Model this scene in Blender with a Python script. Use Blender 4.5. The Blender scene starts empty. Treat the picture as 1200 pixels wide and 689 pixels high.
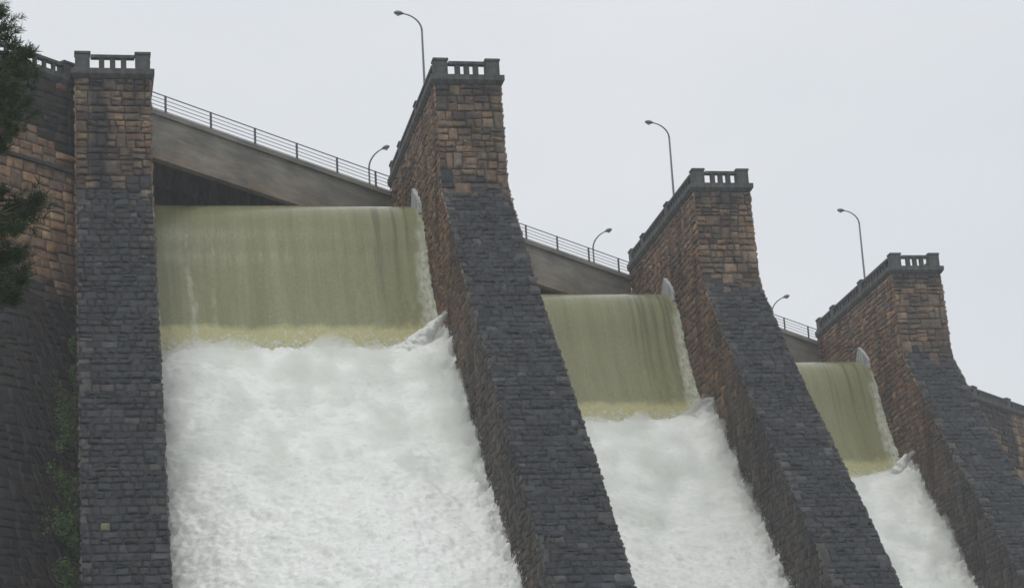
import bpy, math, random
import numpy as np
from mathutils import Vector, Matrix, noise as mn
random.seed(7); rng = np.random.default_rng(7)
scene = bpy.context.scene
COL = scene.collection

# ------------------------------------------------------------------ layout (metres)
SX, SY, L, W = 17.468, 15.820, 15.710, 3.32        # step from one pier to the next, pier length, pier width
BL = math.hypot(SX, SY)
B = np.array([SX / BL, SY / BL, 0.0])              # along the dam crest
N = np.array([SY / BL, -SX / BL, 0.0])             # horizontal, towards the valley
GROUND = -45.6

# front profile of a pier: y as a function of z
PZ = np.array([0.4, -.26, -3.14, -5.6, -6.2, -7.2, -8.6, -10.3, -12.1, -14.75, -16.75, -18.9, -23.1, -26.9, -28.8, -46.5])
PY = np.array([0.0, 0.0, -.18, -.42, -.62, -1.45, -2.6, -4.0, -5.5, -7.75, -9.65, -11.55, -15.33, -18.5, -20.0, -34.5])
def yf(z, k=1.0):
    return np.interp(-np.asarray(z), -PZ, PY) * k

# ------------------------------------------------------------------ helpers
def link(o, parent=None):
    COL.objects.link(o)
    if parent is not None: o.parent = parent
    return o
def tag(o, label=None, cat=None, group=None, kind=None):
    if label: o['label'] = label
    if cat: o['category'] = cat
    if group: o['group'] = group
    if kind: o['kind'] = kind
    return o
def empty(name, loc=(0, 0, 0), rz=0):
    o = bpy.data.objects.new(name, None); o.location = loc; o.rotation_euler = (0, 0, rz)
    o.empty_display_size = .3
    return link(o)
def copy_tree(o, parent=None):
    c = o.copy(); link(c, parent)
    for ch in list(o.children): copy_tree(ch, c)
    return c
def np_mesh(name, verts, faces, mat, parent=None, col=None, smooth=False):
    me = bpy.data.meshes.new(name)
    verts = np.asarray(verts, dtype=np.float32); faces = np.asarray(faces, dtype=np.int32)
    k = faces.shape[1]
    me.vertices.add(len(verts)); me.vertices.foreach_set('co', verts.ravel())
    me.loops.add(faces.size); me.loops.foreach_set('vertex_index', faces.ravel())
    me.polygons.add(len(faces))
    me.polygons.foreach_set('loop_start', np.arange(0, faces.size, k, dtype=np.int32))
    me.polygons.foreach_set('loop_total', np.full(len(faces), k, dtype=np.int32))
    if smooth: me.polygons.foreach_set('use_smooth', np.ones(len(faces), dtype=bool))
    me.update(calc_edges=True); me.validate()
    if col is not None:
        a = me.color_attributes.new('Col', 'FLOAT_COLOR', 'POINT')
        c = np.ones((len(verts), 4), dtype=np.float32); c[:, :3] = col
        a.data.foreach_set('color', c.ravel())
    me.materials.append(mat)
    o = bpy.data.objects.new(name, me)
    return link(o, parent)
class MB:
    def __init__(s): s.v = []; s.f = []
    def box(s, x0, x1, y0, y1, z0, z1, axes=None, org=(0, 0, 0), c=0.0):
        """chamfered box (c = chamfer); axes = optional 3x3 rows"""
        b = len(s.v); o = np.array(org, float)
        A = np.eye(3) if axes is None else np.array(axes)
        pts = []
        for z, i in ((z0, c), (z0 + c, 0), (z1 - c, 0), (z1, c)) if c > 0 else ((z0, 0), (z1, 0)):
            for x, y in ((x0 + i, y0 + i), (x1 - i, y0 + i), (x1 - i, y1 - i), (x0 + i, y1 - i)):
                pts.append(o + x * A[0] + y * A[1] + z * A[2])
        s.v += [tuple(q) for q in pts]
        n = len(pts) // 4
        s.f.append((b, b + 3, b + 2, b + 1)); t = b + 4 * (n - 1)
        s.f.append((t, t + 1, t + 2, t + 3))
        for r in range(n - 1):
            for j in range(4):
                a, d = b + 4 * r + j, b + 4 * r + (j + 1) % 4
                s.f.append((a, d, d + 4, a + 4))
        return s
    def prism(s, pts, x0, x1, axis='x'):
        """pts = polygon in (y,z), extruded along x"""
        b = len(s.v); n = len(pts)
        for x in (x0, x1):
            for (y, z) in pts: s.v.append((x, y, z))
        s.f.append(tuple(range(b + n - 1, b - 1, -1))); s.f.append(tuple(range(b + n, b + 2 * n)))
        for i in range(n):
            j = (i + 1) % n
            s.f.append((b + i, b + j, b + n + j, b + n + i))
        return s
    def tube(s, pts, rad, n=8, cap=True):
        pts = [Vector(p) for p in pts]; b = len(s.v)
        if not hasattr(rad, '__len__'): rad = [rad] * len(pts)
        prev = None
        for i, p in enumerate(pts):
            d = (pts[min(i + 1, len(pts) - 1)] - pts[max(i - 1, 0)]).normalized()
            if prev is None:
                a = d.orthogonal().normalized()
            else:
                a = (prev - d * prev.dot(d)).normalized()
            prev = a; c = d.cross(a)
            for j in range(n):
                t = 2 * math.pi * j / n
                s.v.append(tuple(p + (a * math.cos(t) + c * math.sin(t)) * rad[i]))
        for i in range(len(pts) - 1):
            for j in range(n):
                q = b + i * n + j; r = b + i * n + (j + 1) % n
                s.f.append((q, r, r + n, q + n))
        if cap:
            s.f.append(tuple(range(b + n - 1, b - 1, -1)))
            e = b + (len(pts) - 1) * n; s.f.append(tuple(range(e, e + n)))
        return s
    def build(s, name, mat, parent=None, smooth=False):
        me = bpy.data.meshes.new(name); me.from_pydata(s.v, [], s.f); me.update()
        if smooth:
            for p in me.polygons: p.use_smooth = True
        me.materials.append(mat)
        return link(bpy.data.objects.new(name, me), parent)

# ------------------------------------------------------------------ materials
def mat(name):
    m = bpy.data.materials.new(name); m.use_nodes = True
    nt = m.node_tree; return m, nt, nt.nodes['Principled BSDF']
def nd(nt, t, **k):
    n = nt.nodes.new(t)
    for a, v in k.items():
        if a.startswith('i_'): n.inputs[a[2:].replace('_', ' ')].default_value = v
        else: setattr(n, a, v)
    return n
def ramp(nt, fac, stops):
    r = nt.nodes.new('ShaderNodeValToRGB'); nt.links.new(fac, r.inputs[0])
    e = r.color_ramp.elements
    while len(e) < len(stops): e.new(.5)
    for i, (p, c) in enumerate(stops):
        e[i].position = p; e[i].color = (c, c, c, 1) if not hasattr(c, '__len__') else (*c, 1)
    return r.outputs[0]
def mix(nt, fac, a, b, mode='MIX'):
    n = nt.nodes.new('ShaderNodeMix'); n.data_type = 'RGBA'; n.blend_type = mode
    for s, v in ((n.inputs[0], fac), (n.inputs[6], a), (n.inputs[7], b)):
        if hasattr(v, 'node'): nt.links.new(v, s)
        elif hasattr(v, '__len__'): s.default_value = (*v, 1)
        else: s.default_value = v
    return n.outputs[2]
def coords(nt, scale=(1, 1, 1)):
    tc = nt.nodes.new('ShaderNodeTexCoord'); mp = nt.nodes.new('ShaderNodeMapping')
    mp.inputs['Scale'].default_value = scale
    nt.links.new(tc.outputs['Object'], mp.inputs[0]); return mp.outputs[0]
def noise(nt, vec, scale, detail=4, rough=.55, dist=0):
    n = nd(nt, 'ShaderNodeTexNoise'); n.inputs['Scale'].default_value = scale
    n.inputs['Detail'].default_value = detail; n.inputs['Roughness'].default_value = rough
    n.inputs['Distortion'].default_value = dist
    nt.links.new(vec, n.inputs['Vector']); return n.outputs['Fac']
def bump(nt, bs, h, strength, dist, prev=None):
    b = nd(nt, 'ShaderNodeBump'); b.inputs['Strength'].default_value = strength; b.inputs['Distance'].default_value = dist
    nt.links.new(h, b.inputs['Height'])
    if prev: nt.links.new(prev, b.inputs['Normal'])
    nt.links.new(b.outputs[0], bs.inputs['Normal']); return b.outputs[0]

def stone_material():
    m, nt, bs = mat('stone_blocks')
    at = nd(nt, 'ShaderNodeAttribute', attribute_name='Col')
    v = coords(nt)
    n1 = noise(nt, v, 3.0, 6, .65); n2 = noise(nt, v, 22, 4, .7)
    vz = coords(nt, (1.3, 1.3, .16)); n3 = noise(nt, vz, 1.1, 5, .6)
    c = mix(nt, 1.0, at.outputs['Color'], ramp(nt, n1, [(.3, .55), (.7, 1.4)]), 'MULTIPLY')
    c = mix(nt, 1.0, c, ramp(nt, n2, [(.3, .62), (.72, 1.42)]), 'MULTIPLY')
    c = mix(nt, 1.0, c, ramp(nt, n3, [(.34, .62), (.6, 1.12)]), 'MULTIPLY')
    # pale lichen flecks
    n4 = noise(nt, v, 9, 5, .75)
    c = mix(nt, ramp(nt, n4, [(.66, 0.0), (.74, .5)]), c, (.24, .235, .2))
    nt.links.new(c, bs.inputs['Base Color'])
    nt.links.new(ramp(nt, n1, [(.3, .42), (.7, .75)]), bs.inputs['Roughness'])
    bs.inputs['Specular IOR Level'].default_value = .35
    b = bump(nt, bs, n1, .8, .07); bump(nt, bs, n2, .9, .03, b)
    return m
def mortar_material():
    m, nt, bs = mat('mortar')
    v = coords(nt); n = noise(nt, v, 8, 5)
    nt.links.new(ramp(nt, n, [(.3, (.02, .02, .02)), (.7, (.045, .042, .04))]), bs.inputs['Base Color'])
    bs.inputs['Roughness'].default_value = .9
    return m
def trim_material(name, lo, hi, brown=None):
    m, nt, bs = mat(name)
    v = coords(nt); vz = coords(nt, (2.2, 2.2, .35))
    n1 = noise(nt, v, 2.6, 7, .65); n2 = noise(nt, vz, 1.7, 5, .6); n3 = noise(nt, v, 30, 3, .7)
    c = ramp(nt, n1, [(.32, lo), (.68, hi)])
    c = mix(nt, 1.0, c, ramp(nt, n2, [(.35, .5), (.62, 1.15)]), 'MULTIPLY')
    c = mix(nt, 1.0, c, ramp(nt, n3, [(.3, .75), (.7, 1.25)]), 'MULTIPLY')
    if brown:
        n5 = noise(nt, v, 1.1, 5, .7)
        c = mix(nt, ramp(nt, n5, [(.6, 0.0), (.68, .6)]), c, brown)
    nt.links.new(c, bs.inputs['Base Color']); bs.inputs['Roughness'].default_value = .8
    bs.inputs['Specular IOR Level'].default_value = .3
    bump(nt, bs, n3, .6, .02, bump(nt, bs, n1, .5, .05))
    return m
def girder_material():
    m, nt, bs = mat('girder_concrete')
    tc = nd(nt, 'ShaderNodeTexCoord'); sep = nd(nt, 'ShaderNodeSeparateXYZ'); nt.links.new(tc.outputs['Object'], sep.inputs[0])
    v = coords(nt, (.22, 1, 2.6)); n1 = noise(nt, v, 1.6, 6, .65)
    v2 = coords(nt, (.5, 1, 9)); n2 = noise(nt, v2, 1.2, 4, .6)
    v3 = coords(nt); n3 = noise(nt, v3, 1.3, 6, .65, .4); n4 = noise(nt, v3, 26, 3, .7)
    zr = nd(nt, 'ShaderNodeMapRange', clamp=True); nt.links.new(sep.outputs[2], zr.inputs[0])
    zr.inputs[1].default_value = -1.2; zr.inputs[2].default_value = -3.2
    c = ramp(nt, n1, [(.3, (.19, .182, .16)), (.7, (.29, .278, .245))])
    a = nd(nt, 'ShaderNodeMath', operation='MULTIPLY'); nt.links.new(zr.outputs[0], a.inputs[0]); nt.links.new(ramp(nt, n3, [(.35, 0.0), (.62, 1.0)]), a.inputs[1])
    c = mix(nt, a.outputs[0], c, (.30, .22, .16))
    c = mix(nt, 1.0, c, ramp(nt, n2, [(.3, .85), (.65, 1.06)]), 'MULTIPLY')
    n6 = noise(nt, coords(nt, (.35, 1, .8)), 1.0, 5, .6)
    c = mix(nt, 1.0, c, ramp(nt, n6, [(.35, .6), (.6, 1.1)]), 'MULTIPLY')
    c = mix(nt, 1.0, c, ramp(nt, n4, [(.3, .82), (.7, 1.18)]), 'MULTIPLY')
    nt.links.new(c, bs.inputs['Base Color']); bs.inputs['Roughness'].default_value = .85
    bump(nt, bs, n2, .5, .03, bump(nt, bs, n4, .4, .01))
    return m
def plain(name, c, rough=.5, metal=0.0):
    m, nt, bs = mat(name)
    v = coords(nt); n = noise(nt, v, 14, 4)
    nt.links.new(mix(nt, 1.0, c, ramp(nt, n, [(.3, .75), (.7, 1.2)]), 'MULTIPLY'), bs.inputs['Base Color'])
    bs.inputs['Roughness'].default_value = rough; bs.inputs['Metallic'].default_value = metal
    return m
def sheet_material():
    m, nt, bs = mat('falling_water')
    tc = nd(nt, 'ShaderNodeTexCoord'); sep = nd(nt, 'ShaderNodeSeparateXYZ'); nt.links.new(tc.outputs['Object'], sep.inputs[0])
    vs = coords(nt, (1, .05, .05)); s1 = noise(nt, vs, 1.0, 5, .6, .2); s2 = noise(nt, vs, 4.5, 4, .65)
    vf = coords(nt, (1, .5, .55)); f1 = noise(nt, vf, 14, 4, .7); 
    v = coords(nt); e1 = noise(nt, v, .8, 5, .6)
    c = ramp(nt, s1, [(.28, (.19, .192, .10)), (.5, (.22, .222, .12)), (.72, (.25, .252, .145))])
    c = mix(nt, 1.0, c, ramp(nt, s2, [(.3, .9), (.68, 1.06)]), 'MULTIPLY')
    c = mix(nt, 1.0, c, ramp(nt, f1, [(.3, .84), (.7, 1.17)]), 'MULTIPLY')
    # aerated yellowish zone low on the sheet
    ad = nd(nt, 'ShaderNodeMath', operation='MULTIPLY_ADD'); nt.links.new(e1, ad.inputs[0]); ad.inputs[1].default_value = 1.1
    nt.links.new(sep.outputs[2], ad.inputs[2])
    mr = nd(nt, 'ShaderNodeMapRange', clamp=True); nt.links.new(ad.outputs[0], mr.inputs[0])
    mr.inputs[1].default_value = -11.5; mr.inputs[2].default_value = -11.95
    a = nd(nt, 'ShaderNodeMath', operation='MULTIPLY'); nt.links.new(mr.outputs[0], a.inputs[0]); nt.links.new(ramp(nt, f1, [(.25, .55), (.6, 1.0)]), a.inputs[1])
    c = mix(nt, a.outputs[0], c, (.45, .43, .225))
    at = nd(nt, 'ShaderNodeAttribute', attribute_name='Col')
    fr1 = noise(nt, coords(nt, (1, .45, .45)), 6, 6, .75)
    sc_ = nd(nt, 'ShaderNodeSeparateColor'); nt.links.new(at.outputs['Color'], sc_.inputs[0])
    c = mix(nt, sc_.outputs[1], c, (.075, .078, .035))
    c = mix(nt, sc_.outputs[0], c, ramp(nt, fr1, [(.32, (.22, .23, .14)), (.5, (.46, .48, .39)), (.68, (.68, .7, .65))]))
    nt.links.new(c, bs.inputs['Base Color'])
    nt.links.new(ramp(nt, sc_.outputs[0], [(0, .14), (1, .8)]), bs.inputs['Roughness']); bs.inputs['IOR'].default_value = 1.33
    bump(nt, bs, f1, .3, .03, bump(nt, bs, s2, .15, .04))
    return m
def foam_material():
    m, nt, bs = mat('foam')
    v = coords(nt); vs = coords(nt, (1, .6, .6))
    n1 = noise(nt, vs, 1.0, 6, .6, .3); n2 = noise(nt, coords(nt, (.6, 1, 1)), 6.5, 5, .72)
    c = ramp(nt, n1, [(.3, (.81, .83, .79)), (.58, (.87, .885, .855))])
    c = mix(nt, 1.0, c, ramp(nt, n2, [(.32, .80), (.47, 1.0)]), 'MULTIPLY')
    nt.links.new(c, bs.inputs['Base Color'])
    bs.inputs['Roughness'].default_value = .85; bs.inputs['Specular IOR Level'].default_value = .2
    bs.inputs['Subsurface Weight'].default_value = 0.0
    bump(nt, bs, n2, .5, .12)
    return m
def froth_material():
    m, nt, bs = mat('froth')
    v = coords(nt, (1, .5, .5)); n1 = noise(nt, v, 5, 6, .75)
    c = ramp(nt, n1, [(.35, (.25, .255, .17)), (.55, (.55, .57, .5)), (.7, (.72, .74, .7))])
    nt.links.new(c, bs.inputs['Base Color']); bs.inputs['Roughness'].default_value = .8
    bump(nt, bs, n1, .8, .08)
    return m
def leaf_material(name, lo, hi):
    m, nt, bs = mat(name)
    oi = coords(nt); n = noise(nt, oi, 2.2, 4, .7)
    nt.links.new(ramp(nt, n, [(.3, lo), (.7, hi)]), bs.inputs['Base Color'])
    bs.inputs['Roughness'].default_value = .6
    tr = nd(nt, 'ShaderNodeBsdfTranslucent'); tr.inputs[0].default_value = (*hi, 1)
    ms = nd(nt, 'ShaderNodeMixShader'); ms.inputs[0].default_value = .25
    nt.links.new(bs.outputs[0], ms.inputs[1]); nt.links.new(tr.outputs[0], ms.inputs[2])
    nt.links.new(ms.outputs[0], nt.nodes['Material Output'].inputs[0])
    return m
def ground_material():
    m, nt, bs = mat('ground')
    v = coords(nt); n = noise(nt, v, .15, 8, .7); n2 = noise(nt, v, 3, 5)
    c = ramp(nt, n, [(.35, (.06, .08, .035)), (.55, (.1, .09, .06)), (.7, (.17, .155, .13))])
    nt.links.new(mix(nt, 1.0, c, ramp(nt, n2, [(.3, .7), (.7, 1.25)]), 'MULTIPLY'), bs.inputs['Base Color'])
    bs.inputs['Roughness'].default_value = .95; bump(nt, bs, n2, .6, .2)
    return m
def river_material():
    m, nt, bs = mat('river_water')
    v = coords(nt); n = noise(nt, v, .5, 7, .65); n2 = noise(nt, v, 2.5, 5, .6)
    nt.links.new(ramp(nt, n, [(.42, (.1, .11, .06)), (.62, (.6, .62, .58))]), bs.inputs['Base Color'])
    bs.inputs['Roughness'].default_value = .25; bump(nt, bs, n2, .6, .2)
    return m
def spray_material():
    m, nt, bs = mat('spray_mist'); nt.nodes.remove(bs)
    pv = nd(nt, 'ShaderNodeVolumePrincipled'); pv.inputs['Color'].default_value = (.95, .97, .94, 1); pv.inputs['Density'].default_value = .75
    nt.links.new(pv.outputs[0], nt.nodes['Material Output'].inputs['Volume']); return m
M = dict(spray=spray_material(), stone=stone_material(), mortar=mortar_material(),
         trim=trim_material('weathered_trim_stone', (.052, .055, .055), (.115, .12, .118), (.12, .095, .07)),
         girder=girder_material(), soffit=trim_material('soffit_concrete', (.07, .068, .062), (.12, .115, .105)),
         steel=plain('grey_painted_steel', (.10, .105, .12), .5, .2), pole=plain('galvanised_steel', (.16, .17, .175), .45, .5),
         lamp=plain('lamp_glass', (.35, .36, .36), .3), fin=trim_material('pale_concrete', (.42, .44, .445), (.55, .57, .58)),
         sheet=sheet_material(), foam=foam_material(), froth=froth_material(),
         asphalt=plain('asphalt', (.05, .05, .052), .9), ground=ground_material(), river=river_material(),
         needle=leaf_material('pine_needles', (.014, .027, .010), (.048, .08, .028)), bark=trim_material('bark', (.05, .04, .03), (.11, .085, .065)),
         ivy=leaf_material('ivy_leaves', (.035, .075, .012), (.09, .17, .03)), twig=plain('dry_twigs', (.045, .03, .022), .9))

# ------------------------------------------------------------------ broken-ashlar masonry
BROWN = np.array([(.21, .142, .088), (.24, .165, .102), (.165, .118, .08), (.15, .115, .085), (.26, .19, .12), (.20, .125, .076), (.17, .135, .10), (.125, .096, .075)])
ORANGE = np.array([(.25, .155, .085), (.30, .19, .11), (.20, .135, .085), (.17, .12, .085), (.33, .225, .14), (.22, .135, .08)])
SLATE = np.array([(.034, .039, .046), (.042, .048, .056), (.028, .032, .038), (.053, .059, .067), (.037, .040, .044)])
DARKBROWN = np.array([(.075, .056, .044), (.09, .066, .05), (.06, .05, .043), (.05, .046, .043), (.10, .08, .063)])
def blocks(u0, u1, v0, v1, hmin, hmax, wmin, wmax, seed):
    """rectangles of irregular coursed stone covering [u0,u1]x[v0,v1]"""
    r = random.Random(seed); out = []; v = v0
    while v < v1:
        H = r.uniform(hmin, hmax) * 2
        u = u0 - r.uniform(0, wmin) * .6
        while u < u1:
            w = r.uniform(wmin, wmax)
            if u1 - (u + w) < wmin * .55: w = u1 - u + .001
            a, b = max(u, u0), min(u + w, u1)
            if b - a > .12:
                q = r.random()
                if q < .13 and b - a > wmin: cuts = [0, 1]
                elif q < .8: cuts = [0, r.uniform(.4, .6), 1]
                elif q < .93: cuts = [0, r.uniform(.26, .4), r.uniform(.6, .74), 1]
                else: cuts = [0, r.uniform(.3, .7), 1]
                for i in range(len(cuts) - 1):
                    c0, c1 = v + H * cuts[i], v + H * cuts[i + 1]
                    if b - a > wmax * .8 and r.random() < .35:
                        mid = a + (b - a) * r.uniform(.38, .62); out.append((a, mid, c0, c1)); out.append((mid, b, c0, c1))
                    else: out.append((a, b, c0, c1))
            u += w
        v += H
    return out
def courses(u0, u1, v0, v1, hmin, hmax, wmin, wmax, seed):
    """rougher, flatter stones in continuous courses"""
    r = random.Random(seed); out = []; v = v0
    while v < v1:
        H = r.uniform(hmin, hmax); u = u0 - r.uniform(0, wmin)
        while u < u1:
            w = r.uniform(wmin, wmax)
            if u1 - (u + w) < wmin * .5: w = u1 - u + .001
            a, b = max(u, u0), min(u + w, u1)
            if b - a > .08:
                dv = r.uniform(-.03, .03)
                if r.random() < .08: m_ = r.uniform(.4, .6); out += [(a, b, v, v + H * m_), (a, b, v + H * m_, v + H)]
                else: out.append((a, b, v + dv * .3, v + H + dv))
            u += w
        v += H
    return out
T = np.array([0, .07, .26, .5, .74, .93, 1.0]); NT = len(T)
def masonry(rects, mapf, colf, relief=(.03, .09), rough=.03, gap=.016, seed=1):
    """mapf(u,v)->(pos[...,3], nrm[...,3]); returns verts, quads, cols"""
    r = np.random.default_rng(seed); n = len(rects); R_ = np.array(rects)
    uu = np.zeros((n, NT, NT)); vv = np.zeros((n, NT, NT))
    a, b, c, d = (R_[:, i][:, None, None] for i in range(4))
    tx = T[None, None, :]; ty = T[None, :, None]
    jit = r.uniform(-.03, .03, (n, 4, 1, 1))
    uu = (a + gap + jit[:, 0] * ty) + tx * ((b - gap + jit[:, 1] * ty) - (a + gap + jit[:, 0] * ty))
    vv = (c + gap + jit[:, 2] * tx) + ty * ((d - gap + jit[:, 3] * tx) - (c + gap + jit[:, 2] * tx))
    inner = np.ones((NT, NT)); inner[0] = inner[-1] = 0; inner[:, 0] = inner[:, -1] = 0
    h = r.uniform(relief[0], relief[1], (n, 1, 1)) + r.normal(0, rough, (n, NT, NT))
    # tilt each stone's face a little
    h += r.normal(0, .03, (n, 1, 1)) * (tx - .5) * 2 + r.normal(0, .035, (n, 1, 1)) * (ty - .5) * 2
    h = np.maximum(h, .004) * inner - .02 * (1 - inner)
    inn2 = inner.copy(); inn2[1:-1, 1:-1][0] = inn2[1:-1, 1:-1][-1] = .62
    inn2[1:-1, 1] = np.minimum(inn2[1:-1, 1], .62); inn2[1:-1, -2] = np.minimum(inn2[1:-1, -2], .62)
    h = np.where(h > 0, h * inn2, h)
    uu = uu + r.normal(0, .012, uu.shape); vv = vv + r.normal(0, .012, vv.shape)
    P, Nn = mapf(uu, vv)
    V = P + Nn * h[..., None]
    base = np.arange(n)[:, None, None] * NT * NT
    ii, jj = np.meshgrid(np.arange(NT - 1), np.arange(NT - 1), indexing='ij')
    q = np.stack([ii * NT + jj, ii * NT + jj + 1, (ii + 1) * NT + jj + 1, (ii + 1) * NT + jj], -1)
    F = (base[..., None] + q[None]).reshape(-1, 4)
    C = colf(R_, P, r)
    C = np.broadcast_to(C[:, None, None, :] if C.ndim == 2 else C, (n, NT, NT, 3))
    return V.reshape(-1, 3), F, C.reshape(-1, 3)
def merge(parts):
    V, F, C = [], [], []; o = 0
    for v, f, c in parts: V.append(v); F.append(f + o); C.append(c); o += len(v)
    return np.concatenate(V), np.concatenate(F), np.concatenate(C)
def pick(pal, r, n): 
    c = pal[r.integers(0, len(pal), n)]
    return c * r.uniform(.8, 1.22, (n, 1)) * r.uniform(.95, 1.05, (n, 3))
def nz(x, y, z, s):  # cheap smooth noise on small arrays
    x, y, z = np.broadcast_arrays(x, y, z)
    return np.array([mn.noise(Vector((a * s, b * s, c * s))) for a, b, c in zip(x.ravel(), y.ravel(), z.ravel())]).reshape(x.shape)

def pier_masonry(k, yb, width, seed, stain=None):
    """stonework of the front, left and right faces. k = batter factor, yb = back end at the left face"""
    # arc table of the front
    zt = np.linspace(-.33, -46.3, 900); yt = yf(zt, k)
    s = np.concatenate([[0], np.cumsum(np.hypot(np.diff(zt), np.diff(yt)))])
    def fmap(u, v):
        z = np.interp(v, s, zt); y = np.interp(v, s, yt)
        e = .15; z2 = np.interp(v + e, s, zt); y2 = np.interp(v + e, s, yt); z1 = np.interp(v - e, s, zt); y1 = np.interp(v - e, s, yt)
        dy, dz = y2 - y1, z2 - z1; l = np.hypot(dy, dz) + 1e-9
        return np.stack([u, y, z], -1), np.stack([0 * u, dz / l, -dy / l], -1)
    def fcol(R_, P, r):
        n = len(R_); z = P[:, 3, 3, 2]; u = P[:, 3, 3, 0]
        br = pick(BROWN, r, n); sl = pick(SLATE, r, n) * .85 + SLATE.mean(0) * .15; sl = sl * np.array([.70, .71, .72])
        edge = -5.7 + r.normal(0, .35, n) + .7 * nz(u, 0, z + seed, .8)
        t = np.clip((edge - z) / 1.1 + .5, 0, 1)[:, None]
        br = br * np.where((nz(u, seed, z, .55) > .12)[:, None], .62, 1.0)
        c = br * (1 - t) + sl * t
        q = r.random(n) < np.where((u < .4), .5, np.where(u > width - .4, .2, .02))
        c[q & (t[:, 0] > .5)] = c[q & (t[:, 0] > .5)] * 1.0 + np.array([.04, .038, .031])
        q = (r.random(n) < .03) & (t[:, 0] > .5); c[q] = c[q] * .6 + np.array([.04, .032, .028])
        if seed == 100:
            j = np.argmin((u - 1.05) ** 2 + (z + 24.3) ** 2); c[j] = (.17, .165, .10)
        if stain is not None:
            PP = P; w = stain(PP[..., 0], PP[..., 2])
            C = np.broadcast_to(c[:, None, None, :], PP.shape).copy()
            C = C * (1 - w[..., None]) + np.array([.022, .024, .028]) * w[..., None]
            return C
        return c
    smax = np.interp(31.5, -zt, s)
    fr = masonry(blocks(0, width, 0, 6.0, .3, .46, .42, .9, seed) + courses(0, width, 6.0, smax, .30, .50, .30, .72, seed + 50), fmap, fcol, (.01, .09), .03, seed=seed)
    fr2 = masonry(blocks(0, width, smax, s[-1], .4, .6, .8, 1.6, seed + 1), fmap, fcol, (.02, .10), .02, seed=seed + 1)
    out = [fr, fr2]
    # the toe of the slope of stones is slate; the faces of the sides are brown, darker low down
    for side in (0, 1):
        X = 0 if side == 0 else width; sg = -1 if side == 0 else 1
        back = yb + (0 if side == 0 else width * SY / SX)
        def smap(u, v, X=X, sg=sg):
            z = -v; y = np.maximum(u, yf(z, k) + .004)
            P = np.stack([np.full_like(y, X), y, z], -1)
            nn = np.zeros_like(P); nn[..., 0] = sg
            return P, nn
        def scol(R_, P, r):
            n = len(R_); z = P[:, 3, 3, 2]; y = P[:, 3, 3, 1]
            a = pick(BROWN * np.array([1.12, .98, .9]), r, n); b = pick(DARKBROWN, r, n)
            d = z + (y - yf(z, k)) * .25 + r.normal(0, .8, n) + 3 * nz(0, y, z + seed, .25)
            t = np.clip((-9.0 - d) / 7.5, 0, 1)[:, None]
            c = a * (1 - t) + b * t
            near = np.clip(1 - (y - yf(z, k)) / 1.6, 0, 1) * np.clip((-7 - z) / 3, 0, 1)
            c = c * (1 - .5 * near[:, None]) + pick(SLATE, r, n) * .5 * near[:, None]
            q = (y - yf(z, k) < .45) & (r.random(n) < .4); c[q] = c[q] * .8 + np.array([.06, .055, .045])
            c = c * np.where((nz(y, seed, z * .3, .5) > .2)[:, None], .62, 1)
            return c
        rc = []
        big = blocks(-26, back, .33, 31.5, .28, .44, .42, .9, seed + 5 + side)
        for (a, b, c, d) in big:
            zm = -(c + d) / 2
            if b < yf(zm, k) + .05: continue
            if a > yf(zm, k) + 17: continue
            if zm < -15 and a > yf(zm, k) + 10: continue
            if side == 1 and a < back - 22: pass
            rc.append((a, b, c, d))
        for (a, b, c, d) in blocks(-35, back, 31.5, 46.3, .45, .6, .9, 1.7, seed + 9 + side):
            zm = -(c + d) / 2
            if b < yf(zm, k) + .1 or a > yf(zm, k) + 10: continue
            rc.append((a, b, c, d))
        out.append(masonry(rc, smap, scol, (.015, .07), .022, seed=seed + 20 + side))
    return merge(out)

def balusters_run(parent, org, ax, length, z0, skip_first=False):
    pass

# parapet in a local frame: runs along +x from 0, outer face at y=0, thickness towards +y
CW = .28
def seg_axes(dx):
    d = Vector((*dx[:2], 0)).normalized()
    return [tuple(d), (-d.y, d.x, 0), (0, 0, 1)]
_meshcache = {}
def inst(key, builder, name, parent, loc, rz=0.0):
    if key not in _meshcache:
        mb, m = builder(); me = bpy.data.meshes.new(name); me.from_pydata(mb.v, [], mb.f); me.update(); me.materials.append(m); _meshcache[key] = me
    o = bpy.data.objects.new(name, _meshcache[key]); o.location = loc; o.rotation_euler = (0, 0, rz)
    return link(o, parent)
def parapet_run(par, x0, x1, y, rz, org, zb, nb, bw=.13, bt=.22, hi=.92, lo=.15):
    """balusters between two pedestals and the coping over them; run axis rotated rz about org"""
    c, s = math.cos(rz), math.sin(rz)
    def P(a, b, z): return (org[0] + a * c - b * s, org[1] + a * s + b * c, z)
    ln = x1 - x0
    def cop():
        m = MB(); m.box(x0 + .003, x1 - .003, -.04, .26, hi - .2, hi, c=.03); return m, M['trim']
    inst(('cop', round(x0, 3), round(x1, 3), hi), cop, 'coping', par, P(0, y, zb), rz)
    pitch = ln / (nb + .45 if nb else 1)
    for i in range(nb):
        a = x0 + ln * (i + 1) / (nb + 1)
        def bal():
            m = MB(); m.box(-bw, bw, 0, bt, lo + .002, hi - .202, c=.015); return m, M['trim']
        inst(('bal', lo, hi, bw), bal, 'baluster', par, P(a, y, zb), rz)
def pedestal(par, loc, rz, w=.68, d=.5, lo=.15):
    def ped():
        m = MB(); m.box(0, w, -.03, d, lo + .002, .93, c=.02); m.box(-.04, w + .04, -.075, d + .04, .932, 1.08, c=.03); return m, M['trim']
    return inst(('ped', w, d, lo), ped, 'pedestal', par, loc, rz)

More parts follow.
